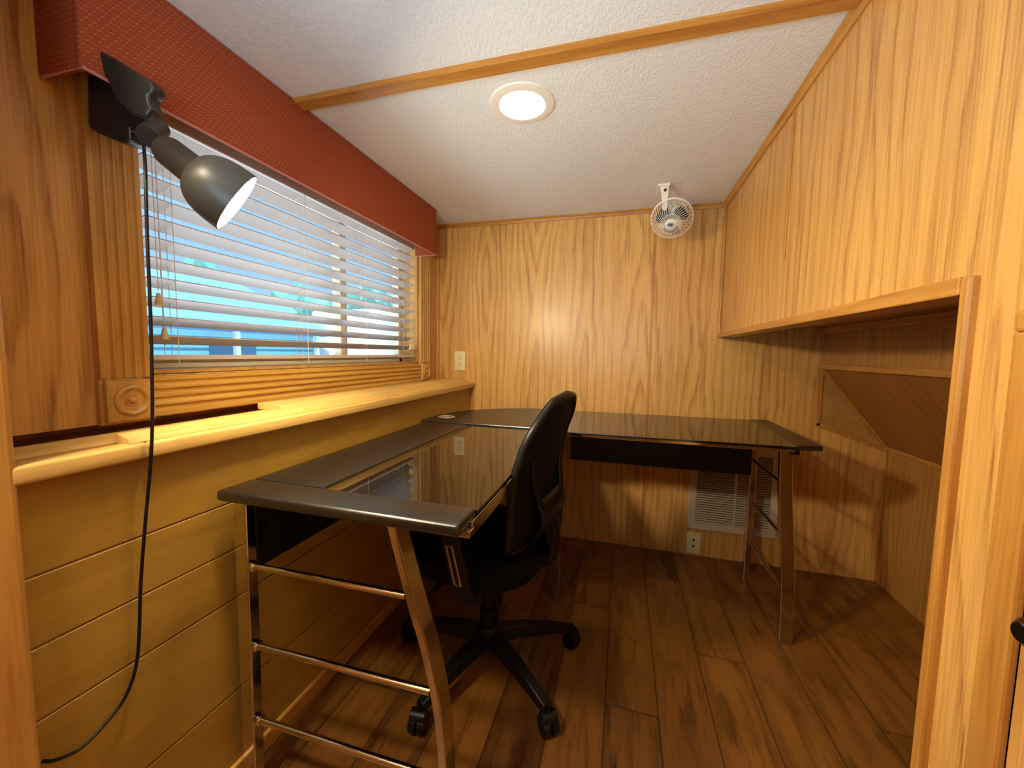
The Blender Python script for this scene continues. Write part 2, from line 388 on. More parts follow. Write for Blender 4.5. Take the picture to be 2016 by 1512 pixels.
# crown and ceiling trims
def crown(name, axis, a, b, c, sx):
    pr = [(0, 0), (.018*sx, 0), (.018*sx, -.006), (.010*sx, -.012), (.006*sx, -.022), (0, -.022)]
    m = MB()
    if axis == 'x': m.prism([(YB-abs(p[0]), ZC+p[1]) for p in pr], a, b, 'x')
    else: m.prism([(c+p[0], ZC+p[1]) for p in pr], a, b, 'y')
    return m.build(name, M['trimx'] if axis == 'x' else M['trimy'])
struct(crown('trim_12', 'x', XW, XR, 0, 1)); struct(crown('trim_13', 'y', -2.0, YB, XR, -1))
struct(MB().prism([(1.005, ZC), (1.060, ZC), (1.060, ZC-.005), (1.052, ZC-.011), (1.013, ZC-.011), (1.005, ZC-.005)], -.99, XR, 'x').build('trim_14', M['trimx']), 'oak batten across the ceiling')
struct(MB().box(XR-.010, XR, YB-.020, YB, 1.150, ZC-.01, .004).build('trim_15', M['trimz']), 'corner strip of the right wall')
# frame of the opening
m = MB(); m.prism([(.706, 1.141), (.706, 1.167), (YB-.01, 1.163), (YB-.01, 1.144)], XR-.012, XR+.06, 'x')
struct(m.build('trim_16', M['trimy'], bev=.003), 'oak edge above the recess opening')
m = MB(); m.box(XR-.012, XR+.06, .689, .706, 0, 1.166)
struct(m.build('trim_17', M['trimz'], bev=.004), 'oak upright at the near side of the opening')
# recess beyond the right wall
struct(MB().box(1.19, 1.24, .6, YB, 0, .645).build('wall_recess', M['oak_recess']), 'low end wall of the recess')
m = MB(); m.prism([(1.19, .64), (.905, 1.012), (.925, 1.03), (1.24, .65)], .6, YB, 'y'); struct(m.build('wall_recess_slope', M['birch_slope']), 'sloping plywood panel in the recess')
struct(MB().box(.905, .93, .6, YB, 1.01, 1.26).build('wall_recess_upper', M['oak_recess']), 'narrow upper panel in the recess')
struct(MB().box(XR+.005, .93, .6, YB, 1.192, 1.21).build('ceiling_recess', M['soffit']), 'plywood underside of the recess')
struct(MB().box(XR, 1.24, .55, .6, 0, 1.26).build('wall_recess_near', M['oak_back']))
struct(MB().box(.885, .906, .6, YB, 1.163, 1.192, .004).build('trim_18', M['trimy']))
m = MB(); m.prism([(.897, 1.000), (.897, 1.024), (.906, 1.024), (.906, .998)], .6, YB, 'y'); struct(m.build('trim_19', M['trimy'], bev=.002), 'strip at the top of the sloping panel')
struct(MB().box(1.178, 1.192, .6, YB, .634, .650, .003).build('trim_20', M['trimy']), 'strip at the foot of the sloping panel')
# triangle filler with its strips on the back wall
struct(MB().prism([(.915, 1.0), (.915, .745), (1.165, .650)], YB-.006, YB, 'y').build('trim_21', M['soffit']), 'smooth triangular filler panel')
def strip(name, p, q, w, mat, th=.012):
    p, q = Vector(p), Vector(q); m = MB(); m.sweep([p, q], th, w, (0, 1, 0)); return m.build(name, mat, bev=.002)
struct(strip('trim_22', (.905, YB-.006, 1.165), (.905, YB-.006, .728), .020, M['trimz']))
struct(strip('trim_23', (.900, YB-.006, .737), (1.182, YB-.006, .633), .018, M['trimx']))
struct(strip('trim_24', (.905, YB-.006, 1.005), (1.185, YB-.006, .640), .010, M['trimx']))
struct(MB().box(1.180, 1.19, YB-.01, YB, 0, .63, .003).build('trim_25', M['trimz']))
# ------------------------------------------------------------------ window casing
CX = XW+.022
def flute_profile(w, n, th):
    pts = [(0, 0)]; e = .008; step = (w-2*e)/n
    pts.append((0, th))
    for i in range(n):
        a = e+i*step
        for k in range(7):
            s = k/6; pts.append((a+step*(.10+.8*s), th-.0065*math.sin(PI*s)**.7 if 0 < k < 6 else th))
    pts += [(w, th), (w, 0)]
    return pts
def casing(name, y0, w, z0, z1, n=4, mirror=False):
    m = MB(); m.prism([(XW+p[1], y0+p[0]) for p in flute_profile(w, n, .020)], z0, z1, 'z'); return m.build(name, M['pinez'])
struct(casing('trim_26', .569, .093, .980, 1.72), 'fluted casing on the near side of the window')
struct(casing('trim_27', 1.966, .105, .989, 1.72), 'fluted casing on the far side of the window')
m = MB(); m.prism([(XW+p[1], .884+p[0]) for p in flute_profile(.096, 4, .020)], .664, 1.966, 'y'); struct(m.build('trim_28', M['piney']), 'fluted apron below the window')
def rosette(name, y, z, s):
    m = MB(); t = .026
    m.box(XW, XW+t*.55, y-s/2, y+s/2, z-s/2, z+s/2, .002)
    m.box(XW, XW+t, y-s/2+.006, y+s/2-.006, z-s/2+.006, z+s/2-.006, .003)
    R = s*.33
    pr = [(R*1.02, .0), (R, .0035), (R*.86, .006), (R*.70, .003), (R*.60, -.004), (R*.48, -.004), (R*.36, .002), (R*.26, .0005), (R*.18, .005), (0, .009)]
    mt = Matrix.Translation((XW+t, y, z)) @ Matrix.Rotation(PI/2, 4, 'Y')
    m.lathe([(R*1.12, 0), (R*1.08, -.003), (R*1.03, -.001)]+pr, 40, mt)
    return m.build(name, M['pinez'], smooth=True)
struct(rosette('trim_29', .620, .928, .104), 'square rosette block at the near corner of the casing')
struct(rosette('trim_30', 2.018, .937, .106), 'square rosette block at the far corner of the casing')
# reveal and window unit
m = MB(); e = .008
m.box(XW-.15, XW, WY0-.001, WY0+e, WZ0, WZ1).box(XW-.15, XW, WY1-e, WY1+.001, WZ0, WZ1).box(XW-.15, XW, WY0, WY1, WZ0-.002, WZ0+e).box(XW-.15, XW, WY0, WY1, WZ1-e, WZ1)
struct(m.build('trim_31', M['pinez']), 'pine lining of the window reveal')
w1 = bpy.data.objects.new('window_1', None); C.objects.link(w1); w1.location = (XW-.12, 1.31, WZ0); struct(w1, 'sliding window behind the blind')
fx0, fx1 = XW-.135, XW-.095
m = MB(); b = .032
m.box(fx0, fx1, WY0+e, WY1-e, WZ0+e, WZ0+e+b, .003).box(fx0, fx1, WY0+e, WY1-e, WZ1-e-b, WZ1-e, .003)
m.box(fx0, fx1, WY0+e, WY0+e+b, WZ0+e, WZ1-e, .003).box(fx0, fx1, WY1-e-b, WY1-e, WZ0+e, WZ1-e, .003)
m.build('window_frame', M['vinyl'], w1)
m = MB(); m.box(fx0+.004, fx1+.006, 1.455, 1.485, WZ0+e+b, WZ1-e-b, .003).box(fx0, fx1-.01, 1.49, 1.515, WZ0+e+b, WZ1-e-b, .002)
mu = m.build('mullion', M['vinyl'], w1)
MB().box(fx1+.004, fx1+.014, 1.495, 1.525, 1.212, 1.226, .003).build('window_latch', M['dark'], w1)
MB().box(XW-.118, XW-.114, WY0+.02, WY1-.02, WZ0+.02, WZ1-.02).build('window_pane', M['glass'], w1)
# ------------------------------------------------------------------ valance
va = thing('window_valance', 'dark red dotted fabric box valance over the window', 'valance', (-.975, 1.22, 1.56))
VX, VY0, VY1, VZ = -.978, .515, 1.945, 1.563
m = MB(); th = .014
m.box(VX-th, VX, VY0, VY1, VZ, ZC-.001, .004, 3).box(XW+.001, VX-th+.002, VY0, VY0+th, VZ, ZC-.001, .003).box(XW+.001, VX-th+.002, VY1-th, VY1, VZ, ZC-.001, .003)
m.build('fabric_cover', M['fabric'], va, smooth=True)
MB().tube([(XW+.004, VY0+.004, VZ+.001), (VX-.004, VY0+.004, VZ+.001), (VX-.003, VY1-.004, VZ+.001), (XW+.004, VY1-.004, VZ+.001)], .0035, 8).build('hem_piping', M['pink'], va, smooth=True)
# ------------------------------------------------------------------ blind
bl = thing('window_blind', 'white wooden venetian blind with tilted slats in the window', 'blind', (-1.115, 1.31, 1.0))
BY0, BY1 = .678, 1.915
MB().box(-1.145, -1.092, BY0, BY1, 1.590, 1.630, .003).build('headrail', M['slat'], bl)
NS = 13; pitch_ = .0470; zb = 1.068; tilt = math.radians(21)
def slat_profile(cx, cz, w=.053, t=.0028, tl=tilt):
    p = []
    for k in range(7):
        s = k/6-.5; p.append((s*w, .0022*(1-4*s*s)+t/2))
    for k in range(6, -1, -1):
        s = k/6-.5; p.append((s*w, .0022*(1-4*s*s)-t/2))
    c, s_ = math.cos(tl), math.sin(tl)
    return [(cx+a*c-b*s_, cz+a*s_+b*c) for a, b in p]
BXc = -1.118
slat0 = None
for i in range(NS-1):
    if slat0 is None:
        slat0 = MB().prism(slat_profile(BXc, 0), BY0, BY1, 'y').build('slat', M['slat'], bl, smooth=True); sl = slat0
    else:
        sl = slat0.copy(); C.objects.link(sl); sl.parent = bl; sl.matrix_parent_inverse = slat0.matrix_parent_inverse.copy()
    sl.location = (0, 0, zb+i*pitch_)
MB().prism(slat_profile(BXc, 0, .050, .012, math.radians(12)), BY0, BY1, 'y').build('bottom_rail', M['slat'], bl, smooth=True).location = (0, 0, 1.020)
for y in (.735, 1.165, 1.50, 1.80):
    m = MB(); c, s_ = math.cos(tilt), math.sin(tilt)
    for sg in (-1, 1): m.tube([(BXc+sg*.027*c, y, 1.60), (BXc+sg*.027*c, y, 1.005)], .0008, 6)
    for i in range(NS-1):
        z = zb+i*pitch_-.003; m.tube([(BXc-.027*c, y, z-.027*s_), (BXc+.027*c, y, z+.027*s_)], .0007, 5)
    m.tube([(BXc-.005, y+.004, 1.60), (BXc-.005, y+.004, 1.012)], .0008, 6)
    m.build('ladder_cord', M['cordw'], bl)
def tassel(y, z, zt, x=-1.084):
    cd_ = MB().tube([(x, y, zt), (x, y, z+.02)], .0009, 6).build('lift_cord', M['cordw'], bl)
    o = MB().lathe([(0, .014), (.0035, .014), (.006, .002), (.0085, -.012), (.0085, -.016), (0, -.016)], 16, Matrix.Translation((x, y, z))).build('tassel', M['tassel'], None, smooth=True)
    o.parent = cd_
tassel(.690, 1.166, 1.59); tassel(.700, 1.085, 1.59, -1.086)
for y, z in ((1.853, 1.075), (1.868, 1.077), (1.883, 1.079)): tassel(y, z, 1.59)
# ------------------------------------------------------------------ clip lamp
r3, u3, f3 = r_, u_, f_
def ray(px, py, d): return Vector((0, 0, H))+(f3+r3*((px-1008)/F)-u3*((py-756)/F))*d
mouth = ray(466, 399, .72); ax = (r3*.678-u3*.509+f3*.53).normalized()
lp = thing('clip_lamp', 'grey clip-on lamp shining from the window casing', 'lamp', (-.95, .56, 1.50))
rot = ax.to_track_quat('Z', 'Y').to_matrix().to_4x4()
mt = Matrix.Translation(mouth) @ rot
R = .060
def bell(R, off):
    p = []
    for k in range(13):
        a = k/12*1.22; p.append((R*math.cos(a*1.02)+off if k else R+off, -R*1.45*math.sin(a)))
    return p
pr = [(R*c, -h) for c, h in ((1.0, 0), (.99, .012), (.965, .026), (.92, .040), (.85, .052), (.75, .062), (.62, .070), (.48, .0755), (.42, .077))]
inner = [(max(a-.002, .004), b+.0006) for a, b in pr][::-1]
MB().lathe(pr+[(.0, -.079), (0, -.076)]+inner, 48, mt).build('lamp_shade', M['shade'], lp, smooth=True)
MB().lathe([(0, .002), (.02, .001), (.040, -.004), (.050, -.012), (.048, -.022), (.030, -.050), (.0, -.060)], 40, mt).build('bulb', M['lamp_on'], lp, smooth=True)
nb = mouth-ax*.056; ne = ray(293, 268, .745)
nd = (ne-nb).normalized()
MB().lathe([(0, 0), (.026, 0), (.0275, .02), (.0270, .112), (.025, .121), (.020, .129), (.0, .132)], 32, Matrix.Translation(nb) @ nd.to_track_quat('Z', 'Y').to_matrix().to_4x4()).build('neck', M['neck'], lp, smooth=True)
# clamp: two jaws side by side, outline traced at its own place in space
def slab(name, pts, d, th, mat, parent, bev=.003, dirn=None):
    """outline through the given image points laid on a plane facing roughly the room, thickness th"""
    fr = [ray(x, y, d) for x, y in pts]; n = Vector(dirn or (.30, -.93, -.12)).normalized(); o = fr[0]
    P = []
    c0 = Vector((0, 0, H))
    for p in fr:
        dv = (p-c0); t = n.dot(ray(240, 200, d)-c0)/n.dot(dv); P.append(c0+dv*t)
    m = MB(); a = [m.bm.verts.new(p+n*th/2) for p in P]; b = [m.bm.verts.new(p-n*th/2) for p in P]; k = len(P)
    m.bm.faces.new(a); m.bm.faces.new(b[::-1])
    for i in range(k): m.bm.faces.new((a[i], b[i], b[(i+1) % k], a[(i+1) % k]))
    return m.build(name, mat, parent, bev=bev, smooth=True)
slab('clamp_jaw', [(184, 99), (194, 99), (240, 124), (284, 152), (308, 166), (317, 178), (313, 192), (305, 196), (306, 206), (312, 222), (300, 240), (270, 232), (240, 200), (225, 165), (200, 140), (188, 122)], .775, .030, M['neck'], lp, .006)
slab('clamp_body', [(192, 158), (212, 150), (236, 160), (262, 196), (300, 226), (322, 246), (318, 262), (290, 268), (282, 286), (262, 288), (225, 276), (196, 262), (192, 250)], .80, .045, M['blackclamp'], lp, .006)
MB().box(-.006, .006, -.012, .012, -.012, .012, .002, mat=Matrix.Translation(ray(262, 268, .765)) @ Matrix.Rotation(.3, 4, 'Z')).build('lamp_switch', M['blackplastic'], lp)
MB().tube([ray(250, 253, .758), ray(274, 264, .757)], .0016, 8).build('spring', M['steel'], lp, smooth=True)
MB().tube([ray(291, 270, .745), ray(312, 252, .78)], .019, 20).build('swivel_joint', M['neck'], lp, smooth=True)
def bez(pts, n=14):
    P = [Vector(p) for p in pts]; P = [P[0]*2-P[1]]+P+[P[-1]*2-P[-2]]; out = []
    for i in range(1, len(P)-2):
        for k in range(n):
            t = k/n; a, b_, c, d = P[i-1:i+3]
            out.append(.5*((2*b_)+(c-a)*t+(2*a-5*b_+4*c-d)*t*t+(3*b_-a-3*c+d)*t**3))
    return out+[P[-2]]
def onx(X, px, py):
    d = f3+r3*((px-1008)/F)-u3*((py-756)/F); return Vector((0, 0, H))+d*(X/d.x)
MB().tube(bez([ray(283, 286, .755), onx(-.845, 286, 330), onx(-.836, 290, 470), onx(-.832, 297, 640), onx(-.832, 300, 800), onx(-.832, 297, 905), onx(-.842, 286, 1030), onx(-.848, 277, 1150), onx(-.852, 271, 1290), onx(-.853, 250, 1365), onx(-.854, 213, 1418), onx(-.856, 160, 1472), onx(-.858, 110, 1496), onx(-.86, 84, 1499)]), .0028, 10).build('power_cord', M['blackplastic'], lp, smooth=True)
# ------------------------------------------------------------------ downlight
def downlight(x, y, label):
    t = thing('ceiling_downlight', label, 'ceiling light', (x, y, ZC)); T = Matrix.Translation((x, y, ZC))
    MB().lathe([(.068, -.001), (.070, -.0055), (.080, -.006), (.097, -.003), (.099, 0), (.068, .002)], 56, T).build('trim_ring', M['white'], t, smooth=True)
    MB().lathe([(.0685, -.003), (.068, .010), (.064, .042), (.060, .05)], 56, T).build('baffle', M['white'], t, smooth=True)
    MB().lathe([(.0705, .001), (.074, .002), (.074, .075), (0, .075)], 40, T).build('housing', M['ventp'], t, smooth=True)
    MB().lathe([(0, .022), (.030, .023), (.0605, .030), (.062, .034), (0, .036)], 56, T).build('diffuser', M['down_on'], t, smooth=True)
downlight(DL[0], DL[1], 'round recessed downlight glowing in the ceiling')
# ------------------------------------------------------------------ fan
fn = thing('clip_fan', 'small white caged fan hanging under the ceiling in the far right corner', 'fan', (.16, 1.93, ZC))
def ony(Y, px, py):
    d = f3+r3*((px-1008)/F)-u3*((py-756)/F); return Vector((0, 0, H))+d*(Y/d.y)
fc = ony(1.93, 1322, 432)
fax = Vector((-.13, -.75, -.65)).normalized()
fr_ = Matrix.Translation(fc) @ fax.to_track_quat('Z', 'Y').to_matrix().to_4x4()
RF = .088
def cage(prof_r, n, wr):
    m = MB()
    for k in range(n):
        a = 2*PI*k/n; tw = .35
        pts = []
        for (r, h, q) in prof_r:
            aa = a+tw*q; pts.append(fr_ @ Vector((r*math.cos(aa), r*math.sin(aa), h)))
        m.tube(pts, wr, 5)
    return m
front = [(.020, .050, 1), (.034, .050, .9), (.054, .045, .55), (.071, .033, .25), (.083, .015, .08), (RF, -.002, 0), (RF, -.014, 0)]
rear = [(RF, -.010, 0), (.078, -.026, 0), (.062, -.042, 0), (.040, -.052, 0), (.026, -.054, 0)]
cg = cage(front, 44, .0011)
def ringt(m, r, h, wr):
    m.tube([fr_ @ Vector((r*math.cos(2*PI*k/40), r*math.sin(2*PI*k/40), h)) for k in range(41)], wr, 6, caps=False)
ringt(cg, RF, -.004, .0018); ringt(cg, .042, .0485, .0009)
cg.build('front_grille', M['white'], fn, smooth=True)
cg = cage(rear, 30, .0011); ringt(cg, RF+.001, -.012, .0022); ringt(cg, .062, -.043, .0012)
cg.build('rear_grille', M['white'], fn, smooth=True)
hb = MB().lathe([(0, .055), (.018, .0545), (.0225, .051), (.0225, .046), (0, .045)], 32, fr_).build('grille_cap', M['white'], fn, smooth=True)
bd = MB().lathe([(0, .0562), (.0140, .0560), (.0140, .0545), (0, .054)], 32, fr_ @ Matrix.Scale(.72, 4, (0, 1, 0))).build('badge', M['badge'], None, smooth=True); bd.parent = hb
ml = MB().box(-.008, .008, -.0020, .0020, .0560, .0570, mat=fr_ @ Matrix.Rotation(2.95, 4, 'Z')).build('badge_mark', M['dark'], None); ml.parent = hb
for k in range(3):
    m = MB(); a0 = 2*PI*k/3+.5
    vs = []
    for i in range(6):
        r = .012+.055*i/5; w = (.75+.75*math.sin(PI*min(i/5*.8+.1, 1)))
        row = []
        for j in range(5):
            aa = a0+w*(j/4-.5); row.append(m.bm.verts.new(fr_ @ Vector((r*math.cos(aa), r*math.sin(aa), -.004+.016*(j/4-.5)+.003))))
        vs.append(row)
    for i in range(5):
        for j in range(4): m.bm.faces.new((vs[i][j], vs[i+1][j], vs[i+1][j+1], vs[i][j+1]))
    o = m.build('fan_blade', M['fanblade'], fn, smooth=True); s = o.modifiers.new('s', 'SOLIDIFY'); s.thickness = .0018
MB().lathe([(0, .016), (.012, .014), (.016, .0), (.016, -.01), (0, -.01)], 24, fr_).build('blade_hub', M['fanblade'], fn, smooth=True)
MB().lathe([(0, -.030), (.026, -.032), (.036, -.045), (.038, -.080), (.030, -.100), (0, -.104)], 28, fr_).build('motor_housing', M['white'], fn, smooth=True)
top = Vector((fc.x-.012, fc.y-.005, ZC))
Y1 = 1.895
P1, P2, P3 = ony(Y1, 1309, 362), ony(Y1, 1311, 382), ony(Y1, 1314, 398)
m = MB(); m.prism([(P1.x-.022, ZC), (P1.x+.018, ZC), (P1.x+.016, ZC-.045), (P1.x+.012, fc.z+.03), (P1.x-.004, fc.z+.03), (P1.x-.012, ZC-.045)], Y1-.004, Y1+.004, 'y')
m.box(P1.x-.030, P1.x+.022, Y1-.012, Y1+.070, ZC-.010, ZC, .002)
m.build('bracket', M['white'], fn, bev=.0015)
m = MB(); m.tube([(P1.x+.002, Y1-.004, ZC-.028), (P1.x+.002, Y1-.012, ZC-.028)], .0055, 16).build('bracket_screw', M['dark'], fn)
MB().box(P1.x+.026, P1.x+.034, Y1+.05, Y1+.06, fc.z+.02, ZC-.05, .001).build('pull_switch', M['white'], fn)
MB().tube([(P1.x+.004, Y1+.01, fc.z+.05), tuple(fc-fax*.055)], .010, 14).build('neck', M['white'], fn, smooth=True)
# ------------------------------------------------------------------ outlets, vent
def outlet(cx, cz, label, duplex=True):
    t = thing('wall_outlet' if duplex else 'cable_wall_plate', label, 'outlet' if duplex else 'wall plate', (cx, YB, cz-.057))
    MB().box(cx-.035, cx+.035, YB-.006, YB, cz-.057, cz+.057, .0025, 3).build('cover_plate', M['almond'], t, smooth=True)
    if duplex:
        for s in (-1, 1):
            z = cz+s*.0195
            r = MB().lathe([(0, .0025), (.0150, .0025), (.0165, .001), (.0165, 0)], 28, Matrix.Translation((cx, YB-.006, z)) @ Matrix.Rotation(PI/2, 4, 'X') @ Matrix.Scale(.9, 4, (0, 1, 0))).build('receptacle', M['almond'], t, smooth=True)
            m = MB(); m.box(cx-.0068, cx-.0050, YB-.0092, YB-.0084, z-.001, z+.0075).box(cx+.0050, cx+.0066, YB-.0092, YB-.0084, z, z+.0075)
            m.tube([(cx, YB-.0092, z-.0075), (cx, YB-.0084, z-.0075)], .0026, 12); o = m.build('slots', M['dark'], None); o.parent = r
        MB().tube([(cx, YB-.008, cz), (cx, YB-.006, cz)], .003, 12).build('screw', M['almond'], t)
    else:
        for z in (cz+.016, cz-.016):
            MB().lathe([(0, .004), (.003, .004), (.0055, .003), (.0055, 0)], 16, Matrix.Translation((cx, YB-.006, z)) @ Matrix.Rotation(PI/2, 4, 'X')).build('cable_jack', M['dark'], t)
        for z in (cz+.042, cz-.042): MB().tube([(cx, YB-.0075, z), (cx, YB-.006, z)], .003, 12).build('screw', M['greyplastic'], t)
outlet(-.944, .998, 'almond duplex outlet on the back wall left of the desk top')
outlet(.393, .068, 'almond plate with two cable jacks low on the back wall', False)
vn = thing('wall_vent', 'cream metal return air grille low on the back wall', 'vent', (.56, YB, .15))
vx0, vx1, vz0, vz1 = .357, .768, .145, .59
m = MB()
bb = .036
m.box(vx0, vx1, YB-.010, YB, vz0, vz0+bb, .002).box(vx0, vx1, YB-.010, YB, vz1-bb, vz1, .002).box(vx0, vx0+bb, YB-.010, YB, vz0+bb, vz1-bb, .001).box(vx1-bb, vx1, YB-.010, YB, vz0+bb, vz1-bb, .001)
m.box(vx0+.007, vx1-.007, YB-.013, YB-.008, vz0+.007, vz0+.011).box(vx0+.007, vx0+.011, YB-.013, YB-.008, vz0+.007, vz1-.007).box(vx1-.011, vx1-.007, YB-.013, YB-.008, vz0+.007, vz1-.007)
m.build('vent_frame', M['ventp'], vn)
cxm = (vx0+vx1)/2+.012
MB().box(cxm-.006, cxm+.006, YB-.012, YB-.002, vz0+bb, vz1-bb, .001).build('centre_bar', M['ventp'], vn)
m = MB(); n = 30
for i in range(n):
    z = vz0+bb+(vz1-vz0-2*bb)*(i+.5)/n
    for a, b2 in ((vx0+bb, cxm-.006), (cxm+.006, vx1-bb)):
        m.prism([(YB-.010, z-.0030), (YB-.009, z-.0042), (YB-.002, z+.0012), (YB-.003, z+.0030)], a, b2, 'x')
m.build('louvres', M['ventp'], vn)
MB().box(vx0+.02, vx1-.02, YB-.0015, YB-.0005, vz0+.02, vz1-.02).build('duct_backing', M['dark'], vn)
# ------------------------------------------------------------------ desk
dk = thing('corner_desk', 'black glass L-shaped corner desk on chrome frames', 'desk', (-.45, 1.6, 0))
ZT = .740
DX0, DX1, DY0 = -.838, -.265, .622
# glass, left wing and right wing
MB().box(DX0+.10, DX1, DY0+.085, 1.545, ZT-.008, ZT-.001, .0015).build('glass_top', M['blackglass'], dk)
MB().prism([(-.262, 1.55), (.602, 1.57), (.627, 2.182), (-.262, 2.15)], ZT-.008, ZT-.001, 'z').build('glass_top', M['blackglass'], dk, bev=.0015)
# satin borders
MB().box(DX0, DX0+.198, DY0+.095, 1.55, ZT-.014, ZT+.001, .003).build('side_border', M['blackmatte'], dk)
MB().box(DX0, DX1-.005, DY0, DY0+.088, ZT-.021, ZT+.003, .007, 4).build('end_border', M['blackmatte'], dk, smooth=True)
MB().prism([(.600, 1.572), (.688, 1.600), (.700, 2.186), (.624, 2.184)], ZT-.016, ZT+.002, 'z').build('end_border', M['blackmatte'], dk, bev=.004)
arc = [(-.857, 1.556), (-.858, 1.62), (-.853, 1.70), (-.838, 1.78), (-.812, 1.85), (-.773, 1.91), (-.72, 1.97), (-.65, 2.03), (-.56, 2.08), (-.45, 2.12), (-.33, 2.145), (-.262, 2.155), (-.262, 1.556)]
MB().prism(arc, ZT-.010, ZT+.006, 'z').build('corner_top', M['blackmatte'], dk, bev=.003)
gr = MB().lathe([(.022, .006), (.026, .0095), (.036, .0085), (.041, .006)], 40, Matrix.Translation((-.790, 1.676, ZT))).build('cable_grommet', M['silver'], dk, smooth=True)
g2 = MB().lathe([(0, .0075), (.0225, .0075), (.0225, .0065)], 32, Matrix.Translation((-.790, 1.676, ZT))).build('grommet_lid', M['silver'], None, smooth=True); g2.parent = gr
g3 = MB().box(-.778, -.762, 1.674, 1.690, ZT+.0078, ZT+.0088, .001).build('lid_notch', M['dark'], None); g3.parent = gr
# apron rails under the top
def rail(name, x0, x1, y0, y1, z0, z1): return MB().box(x0, x1, y0, y1, z0, z1, .002).build(name, M['chrome'], dk)
rail('end_rail', -.81, DX1+.008, .648, .672, .709, .722); rail('side_rail', DX1-.020, DX1+.003, .672, 1.53, .701, .730)
rail('front_rail', -.24, .60, 1.590, 1.612, .714, .727); rail('rear_rail', -.25, .62, 2.09, 2.11, .704, .728); rail('side_rail', -.835, -.812, .70, 1.6, .704, .726)
# modesty panels
MB().box(-.828, -.818, .70, 1.52, .530, .712, .001).build('modesty_panel', M['blackpanel'], dk)
MB().box(-.250, .598, 2.045, 2.057, .495, .715, .001).build('modesty_panel', M['blackpanel'], dk)
# near leg frame, plane y=.66
yl = .662
f1 = MB().box(-.826, -.790, yl-.012, yl+.014, .0, .722, .003).build('rear_post', M['chrome'], dk)
def leg_path(n=24):
    P = bez([(-.421, yl, .722), (-.398, yl, .64), (-.374, yl, .56), (-.348, yl, .48), (-.326, yl, .39), (-.313, yl, .30), (-.308, yl, .20), (-.308, yl, .10), (-.310, yl, .0)], 5)
    return P
MB().sweep(leg_path(), .044, .018, (0, 1, 0)).build('curved_leg', M['chrome'], dk, bev=.003)
for z, xe in ((.560, -.40), (.370, -.345), (.187, -.32)):
    o = MB().tube([(-.792, yl, z), (xe, yl, z+.004)], .0075, 16).build('rung', M['chrome'], dk, smooth=True)
    k = MB().lathe([(.0075, 0), (.012, .002), (.012, .009), (.0078, .012)], 20, Matrix.Translation((-.790, yl, z)) @ Matrix.Rotation(PI/2, 4, 'Y')).build('collar', M['chrome'], None, smooth=True); k.parent = o
# far right leg frame, plane x=.612
xl = .612
MB().box(xl-.014, xl+.014, 2.055, 2.09, 0, .715, .003).build('rear_post', M['chrome'], dk)
P = bez([(xl, 1.705, .712), (xl, 1.695, .61), (xl, 1.677, .51), (xl, 1.652, .41), (xl, 1.627, .31), (xl, 1.607, .21), (xl, 1.597, .1), (xl, 1.594, 0)], 5)
MB().sweep(P, .046, .018, (1, 0, 0)).build('curved_leg', M['chrome'], dk, bev=.003)
MB().box(xl-.012, xl+.014, 1.62, 1.70, .700, .722, .002).build('leg_bracket', M['blackplastic'], dk)
for z, ye in ((.568, 1.69), (.375, 1.65), (.183, 1.61)):
    MB().tube([(xl-.005, 2.06, z), (xl-.005, ye, z)], .0065, 16).build('rung', M['chrome'], dk, smooth=True)
# corner leg near the inner corner and one in the rear corner
P = bez([(-.285, 1.60, .712), (-.285, 1.60, .60), (-.278, 1.60, .50), (-.262, 1.60, .38), (-.245, 1.60, .25), (-.240, 1.60, .12), (-.240, 1.60, 0)], 5)
MB().sweep(P, .030, .036, (0, 1, 0)).build('curved_leg', M['chrome'], dk, bev=.003)
MB().box(-.80, -.77, 1.90, 1.925, 0, .73, .003).build('rear_post', M['chrome'], dk)
# ------------------------------------------------------------------ chair
AZ = math.radians(172)
ch = thing('office_chair', 'black mesh swivel office chair pushed under the desk', 'chair', (-.402, 1.19, 0), AZ, local=True)
def grid(fn, nu, nv):
    m = MB(); v = [[m.bm.verts.new(fn(i/(nu-1), j/(nv-1))) for j in range(nv)] for i in range(nu)]
    for i in range(nu-1):
        for j in range(nv-1): m.bm.faces.new((v[i][j], v[i+1][j], v[i+1][j+1], v[i][j+1]))
    return m
def back_pt(s, t, d=0.0):
    """s -1..1 across, t 0..1 bottom to top; backrest surface, local +x is the sitter's side"""
    z = .50+.430*t
    hw = .215-.030*max(0, t-.3)/.7
    x = -.170-.078*t**1.5+.030*s*s
    if t < .35: x -= .018*math.sin(PI*t/.35)
    z -= .05*max(0, abs(s)-.3)**1.5*2.2*max(0, (t-.6)/.4)
    return Vector((x-d, s*hw, z))
def solid(o, th, off=0, sub=0):
    s = o.modifiers.new('s', 'SOLIDIFY'); s.thickness = th; s.offset = off
    if sub: q = o.modifiers.new('u', 'SUBSURF'); q.levels = sub; q.render_levels = sub
    return o
bk = solid(grid(lambda a, b: back_pt(a*1.9-.95, .03+b*.94), 20, 16).build('back_mesh', M['meshfab'], ch, smooth=True), .010)
loop = []
N = 60
for k in range(N+1):
    a = 2*PI*k/N; c, s = math.cos(a), math.sin(a); e = 7.0
    ss = math.copysign(abs(c)**(2/e), c); tt = math.copysign(abs(s)**(2/e), s)
    loop.append(back_pt(ss, .5+.5*tt))
MB().tube(loop, .0125, 10, caps=False).build('back_frame', M['blackplastic'], ch, smooth=True)
o = MB()
for s in (-1, 1):
    o.tube(bez([back_pt(s*.7, .62, .002), back_pt(s*.58, .45, .010), back_pt(s*.45, .28, .020), back_pt(s*.3, .10, .032), Vector((-.215, s*.03, .475))]), .011, 10)
